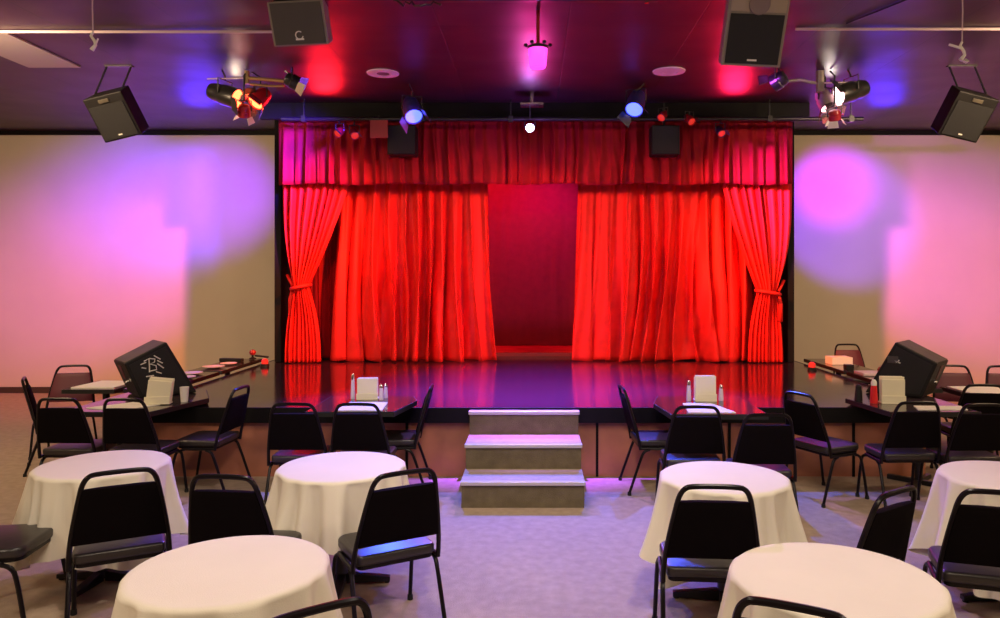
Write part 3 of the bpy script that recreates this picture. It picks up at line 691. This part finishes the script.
# conduits, cords, panel, discs, track
for x0, x1, y, lab in ((-6.6, -2.25, 7.28, 'pale thin conduit across the ceiling on the left'), (2.52, 6.6, 7.2, 'pale thin conduit across the ceiling on the right')):
    b_ = NB(); tube(b_, [(x0, y, CZ-.02), (x1, y, CZ-.02)], .014, 6)
    tag(obj('ceiling_conduit', b_, 'conduit'), lab, 'conduit', 'ceiling conduits')
for (px, yl, yh, s, lab) in ((93, 0, 52, 1, 'white cord with hook hanging under the ceiling at upper left'), (962, 0, 62, -1, 'white cord with plug hanging under the ceiling at upper right')):
    Yc = 5.8; t = thing('hook_and_cable', lab, 'cord', (P(px, 30, Yc).x, Yc, CZ), 0, 'hanging cords')
    zl = P(px, yh-20, Yc).z-CZ
    b_ = NB(); tube(b_, [(0, 0, 0), (-.005*s, 0, zl*.6), (0, 0, zl)], .006, 6); obj('cord', b_, 'conduit', t)
    b_ = NB(); tube(b_, [(0, 0, zl), (-.015, 0, zl-.03), (.012, 0, zl-.07), (.02, 0, zl-.10), (-.01, 0, zl-.14)], [.01, .012, .012, .012, .018], 8)
    if s < 0: tube(b_, [(0, 0, zl-.05), (-.10, 0, zl-.02)], .01, 6); lathe(b_, [(0, 0), (.025, .02), (0, .045)], 10, Matrix.Translation((.03, 0, zl-.17)))
    else: tube(b_, [(.02, 0, zl-.10), (.04, 0, zl-.05)], .007, 6)
    obj('hook', b_, 'white', t, smooth='auto')
b_ = NB(); box(b_, (-.3, -.6, -.018), (.3, .6, 0)); t = obj('ceiling_light_panel', b_, 'troffer', bevel=.004); t.location = (-5.45, 7.95, CZ); tag(t, 'pale rectangular panel set in the dark ceiling at far left', 'ceiling panel')
for px, py, lab, dm in ((383, 73, 'round cream ceiling fitting with grey centre left of the middle', 'darkdisc'), (669, 71, 'round cream ceiling fitting right of the middle', 'disc')):
    Yd = 2.38*F/(PY-py); t = thing('ceiling_disc', lab, 'ceiling light', ((px-PX)*Yd/F, Yd, CZ), 0, 'round ceiling fittings')
    b_ = NB(); lathe(b_, [(.19, 0), (.185, -.012), (.10, -.018), (.09, -.01)], 28); obj('trim_ring', b_, 'disc', t, smooth='auto')
    b_ = NB(); lathe(b_, [(.09, -.008), (.0, -.02)], 20); obj('centre', b_, dm, t, smooth='auto')
t = thing('track_rail', 'black rail with tangled cable at the top edge of the picture', 'rail', (-.05, 6.42, CZ-.04))
b_ = NB(); box(b_, (-1.1, -.03, -.0), (1.12, .03, .035)); obj('rail', b_, 'can', t, bevel=.006)
b_ = NB(); r = random.Random(5); tube(b_, [(-1.15+i*.03+r.uniform(-.03, .03), -.04+r.uniform(-.02, .02), -.02+r.uniform(-.035, .03)) for i in range(15)], .009, 6); obj('cable', b_, 'can', t)
b_ = NB(); lathe(b_, [(.02, -.02), (.02, 0)], 10, Matrix.Translation((1.02, -.02, 0))); obj('end_cap', b_, 'chrome', t)
b_ = NB(); tube(b_, [(2.95, 7.05, CZ-.015), (3.45, 5.9, CZ-.012)], .01, 6); tag(obj('ceiling_cable', b_, 'can'), 'black cable running along the ceiling right of the tall loudspeaker', 'cable')

# ------------------------------------------------------------------ lights
def light(kind, name, loc, target=None, energy=100, col=(1,1,1), size=.1, angle=60, blend=.5, sx=1, sy=1):
    l = bpy.data.lights.new(name, kind); l.energy = energy; l.color = col
    o = bpy.data.objects.new(name, l); C.objects.link(o); o.location = loc
    if target is not None:
        o.rotation_euler = (Vector(target)-Vector(loc)).to_track_quat('-Z', 'Y').to_euler()
    if kind == 'SPOT': l.spot_size = math.radians(angle); l.spot_blend = blend; l.shadow_soft_size = size
    if kind == 'POINT': l.shadow_soft_size = size
    if kind == 'AREA': l.shape = 'RECTANGLE'; l.size = sx; l.size_y = sy
    return o
WARM = (1, .80, .58)
# house lights in the ceiling over the audience, tilted a little towards the stage
for x, y, e, c in ((-4.5, .5, 150, WARM), (0, -.5, 150, WARM), (4.5, .5, 150, WARM), (-7.0, 6.0, 30, (1, .68, .40)), (7.0, 6.0, 30, (1, .68, .40)), (-7.5, 3.0, 105, (1, .66, .36)), (7.5, 3.0, 105, (1, .66, .36))):
    light('AREA', 'house_light', (x, y, CZ-.05), (x*.95, y+1.6, 0), e, c, sx=1.2, sy=.6)
light('SPOT', 'downlight', (-1.4, 3.6, CZ-.05), (-1.5, 4.3, 0), 230, (1, .84, .70), .15, 120, 1)
light('SPOT', 'downlight', (1.4, 3.6, CZ-.05), (1.5, 4.3, 0), 230, (1, .84, .70), .15, 120, 1)
light('SPOT', 'downlight', (0, 2.6, CZ-.05), (0, 7.2, .3), 320, (1, .84, .70), .15, 70, 1)
s = P(530, 128, 9.93)
light('SPOT', 'centre_spot', s, (0, 5.3, 0), 950, (.50, .26, 1), .05, 78, .5)
light('POINT', 'centre_spill', s+Vector((0, -.08, 0)), None, 9, (.45, .15, 1), .05)
light('SPOT', 'violet_stage_fill', (0, 7.0, 4.15), (0, 8.4, SZ), 8000, (.30, .08, 1), .05, 60, .9)  # added without a fixture, brings violet sheen onto the stage deck
for p_, tg in ((P(415, 121, 9.2), (-1.0, 6.3, 0)), (P(633, 114, 9.2), (1.1, 6.5, 0))):
    light('SPOT', 'blue_spot', p_, tg, 1500, (.04, .10, 1), .05, 56, .7)
# washes on the curtains
light('SPOT', 'red_wash', P(268, 112, 7.9), (2.0, 11, 1.5), 900, (1, .10, .05), .05, 48, .7)
light('SPOT', 'red_wash', P(806, 112, 7.9), (-2.0, 11, 1.5), 900, (1, .10, .05), .05, 48, .7)
light('SPOT', 'red_wash', P(268, 112, 7.9), (-2.0, 11, 1.2), 170, (1, .10, .05), .05, 60, .7)
light('SPOT', 'red_wash', P(806, 112, 7.9), (2.0, 11, 1.2), 170, (1, .10, .05), .05, 60, .7)
light('SPOT', 'warm_wash', P(252, 118, 7.9), (1.6, 11, 1.4), 240, (1, .5, .33), .05, 48, .7)
light('SPOT', 'warm_wash', P(826, 118, 7.9), (-1.6, 11, 1.4), 240, (1, .5, .33), .05, 48, .7)
light('SPOT', 'backdrop_wash', (-.9, 11.6, 4.0), (-.7, 13, 3.0), 160, (1, .02, .05), .1, 110, .9)
light('SPOT', 'backdrop_wash', (.5, 11.6, 3.9), (.2, 13, 2.4), 150, (.7, .02, .45), .1, 90, .9)
# washes on the side walls, cut off by the proscenium
for sgn in (-1, 1):
    light('SPOT', 'wall_wash', (0, 8.1, 3.95), (sgn*6.6, 12.4, .8), 2300, (1, .20, .04), .08, 44, 1)
    light('SPOT', 'pink_wall_spot', (0, 8.05, 3.95), (sgn*6.7, 12.4, 2.3), 4200, (.55, .03, 1), .16, 27, 1)
    light('SPOT', 'pink_wall_spot', (0, 8.05, 3.9), (sgn*8.0, 12.4, 1.5), 1100, (.8, .10, .7), .16, 24, 1)
    light('AREA', 'house_light', (sgn*5.6, 6.6, CZ-.05), (sgn*4.9, 12.4, 1.6), 190, (1, .70, .42), sx=1.2, sy=.6)  # added fill, brightens the tan wall beside the curtains
light('SPOT', 'violet_wall_spot', (-1.6, 8.6, 4.05), (-5.8, 12.4, 3.3), 6000, (.10, .02, 1), .2, 30, 1)
light('SPOT', 'violet_wall_spot', (-3.5, 8.9, 3.8), (-5.15, 12.4, 3.25), 1500, (.22, .02, 1), .1, 34, 1)
light('SPOT', 'violet_wall_spot', (3.78, 8.9, 3.8), (4.95, 12.4, 3.4), 1300, (.55, 0, 1), .06, 26, 1)
light('SPOT', 'violet_wall_spot', (3.78, 8.9, 3.8), (5.1, 12.4, 2.95), 1100, (.16, .03, 1), .06, 36, .5)
light('SPOT', 'pink_wall_spot', (1.2, 7.4, 4.1), (6.7, 12.4, 3.8), 900, (.55, .06, 1), .06, 22, 1)  # added without a fixture, fills the upper right wall with pink
# spill on the ceiling
light('SPOT', 'ceiling_spill', P(325, 117, 10.0), P(325, 70, 9.0), 55, (1, .01, .02), .2, 165, .8)
light('SPOT', 'ceiling_spill', P(735, 117, 10.0), P(735, 70, 9.0), 55, (1, .01, .07), .2, 165, .8)
light('SPOT', 'ceiling_spill', P(200, 132, 10.8), P(200, 80, 9.6), 30, (.06, .02, 1), .25, 165, .8)
light('SPOT', 'ceiling_spill', P(885, 132, 10.8), P(885, 80, 9.6), 30, (.06, .02, 1), .25, 165, .8)
light('SPOT', 'ceiling_spill', P(236, 96, 9.2), P(230, 50, 8.0), 4, (1, .75, .5), .03, 90, .9)
light('SPOT', 'ceiling_spill', P(830, 96, 9.2), P(838, 50, 8.0), 4, (1, .85, .7), .03, 90, .9)
light('SPOT', 'ceiling_spill', (0, 9.6, 3.7), (0, 8.0, 4.3), 40, (1, .01, .22), .05, 150, .9)
light('POINT', 'lantern_glow', P(538, 76, 6.7), None, .6, (.35, .05, 1), .06)

# ------------------------------------------------------------------ world, camera, view
w = bpy.data.worlds.new('world'); bpy.context.scene.world = w; w.use_nodes = True
w.node_tree.nodes['Background'].inputs['Color'].default_value = (.5, .4, .45, 1); w.node_tree.nodes['Background'].inputs['Strength'].default_value = .05
cam = bpy.data.cameras.new('camera'); co = bpy.data.objects.new('camera', cam); C.objects.link(co)
co.location = (0, 0, H); co.rotation_euler = (PI/2, 0, 0)
cam.sensor_width = 36; cam.lens = 27; cam.shift_x = -.033; cam.shift_y = -.034; cam.clip_start = .05
bpy.context.scene.camera = co
vs = bpy.context.scene.view_settings
vs.view_transform = 'Standard'; vs.look = 'None'; vs.exposure = 0; vs.gamma = 1; vs.use_curve_mapping = False
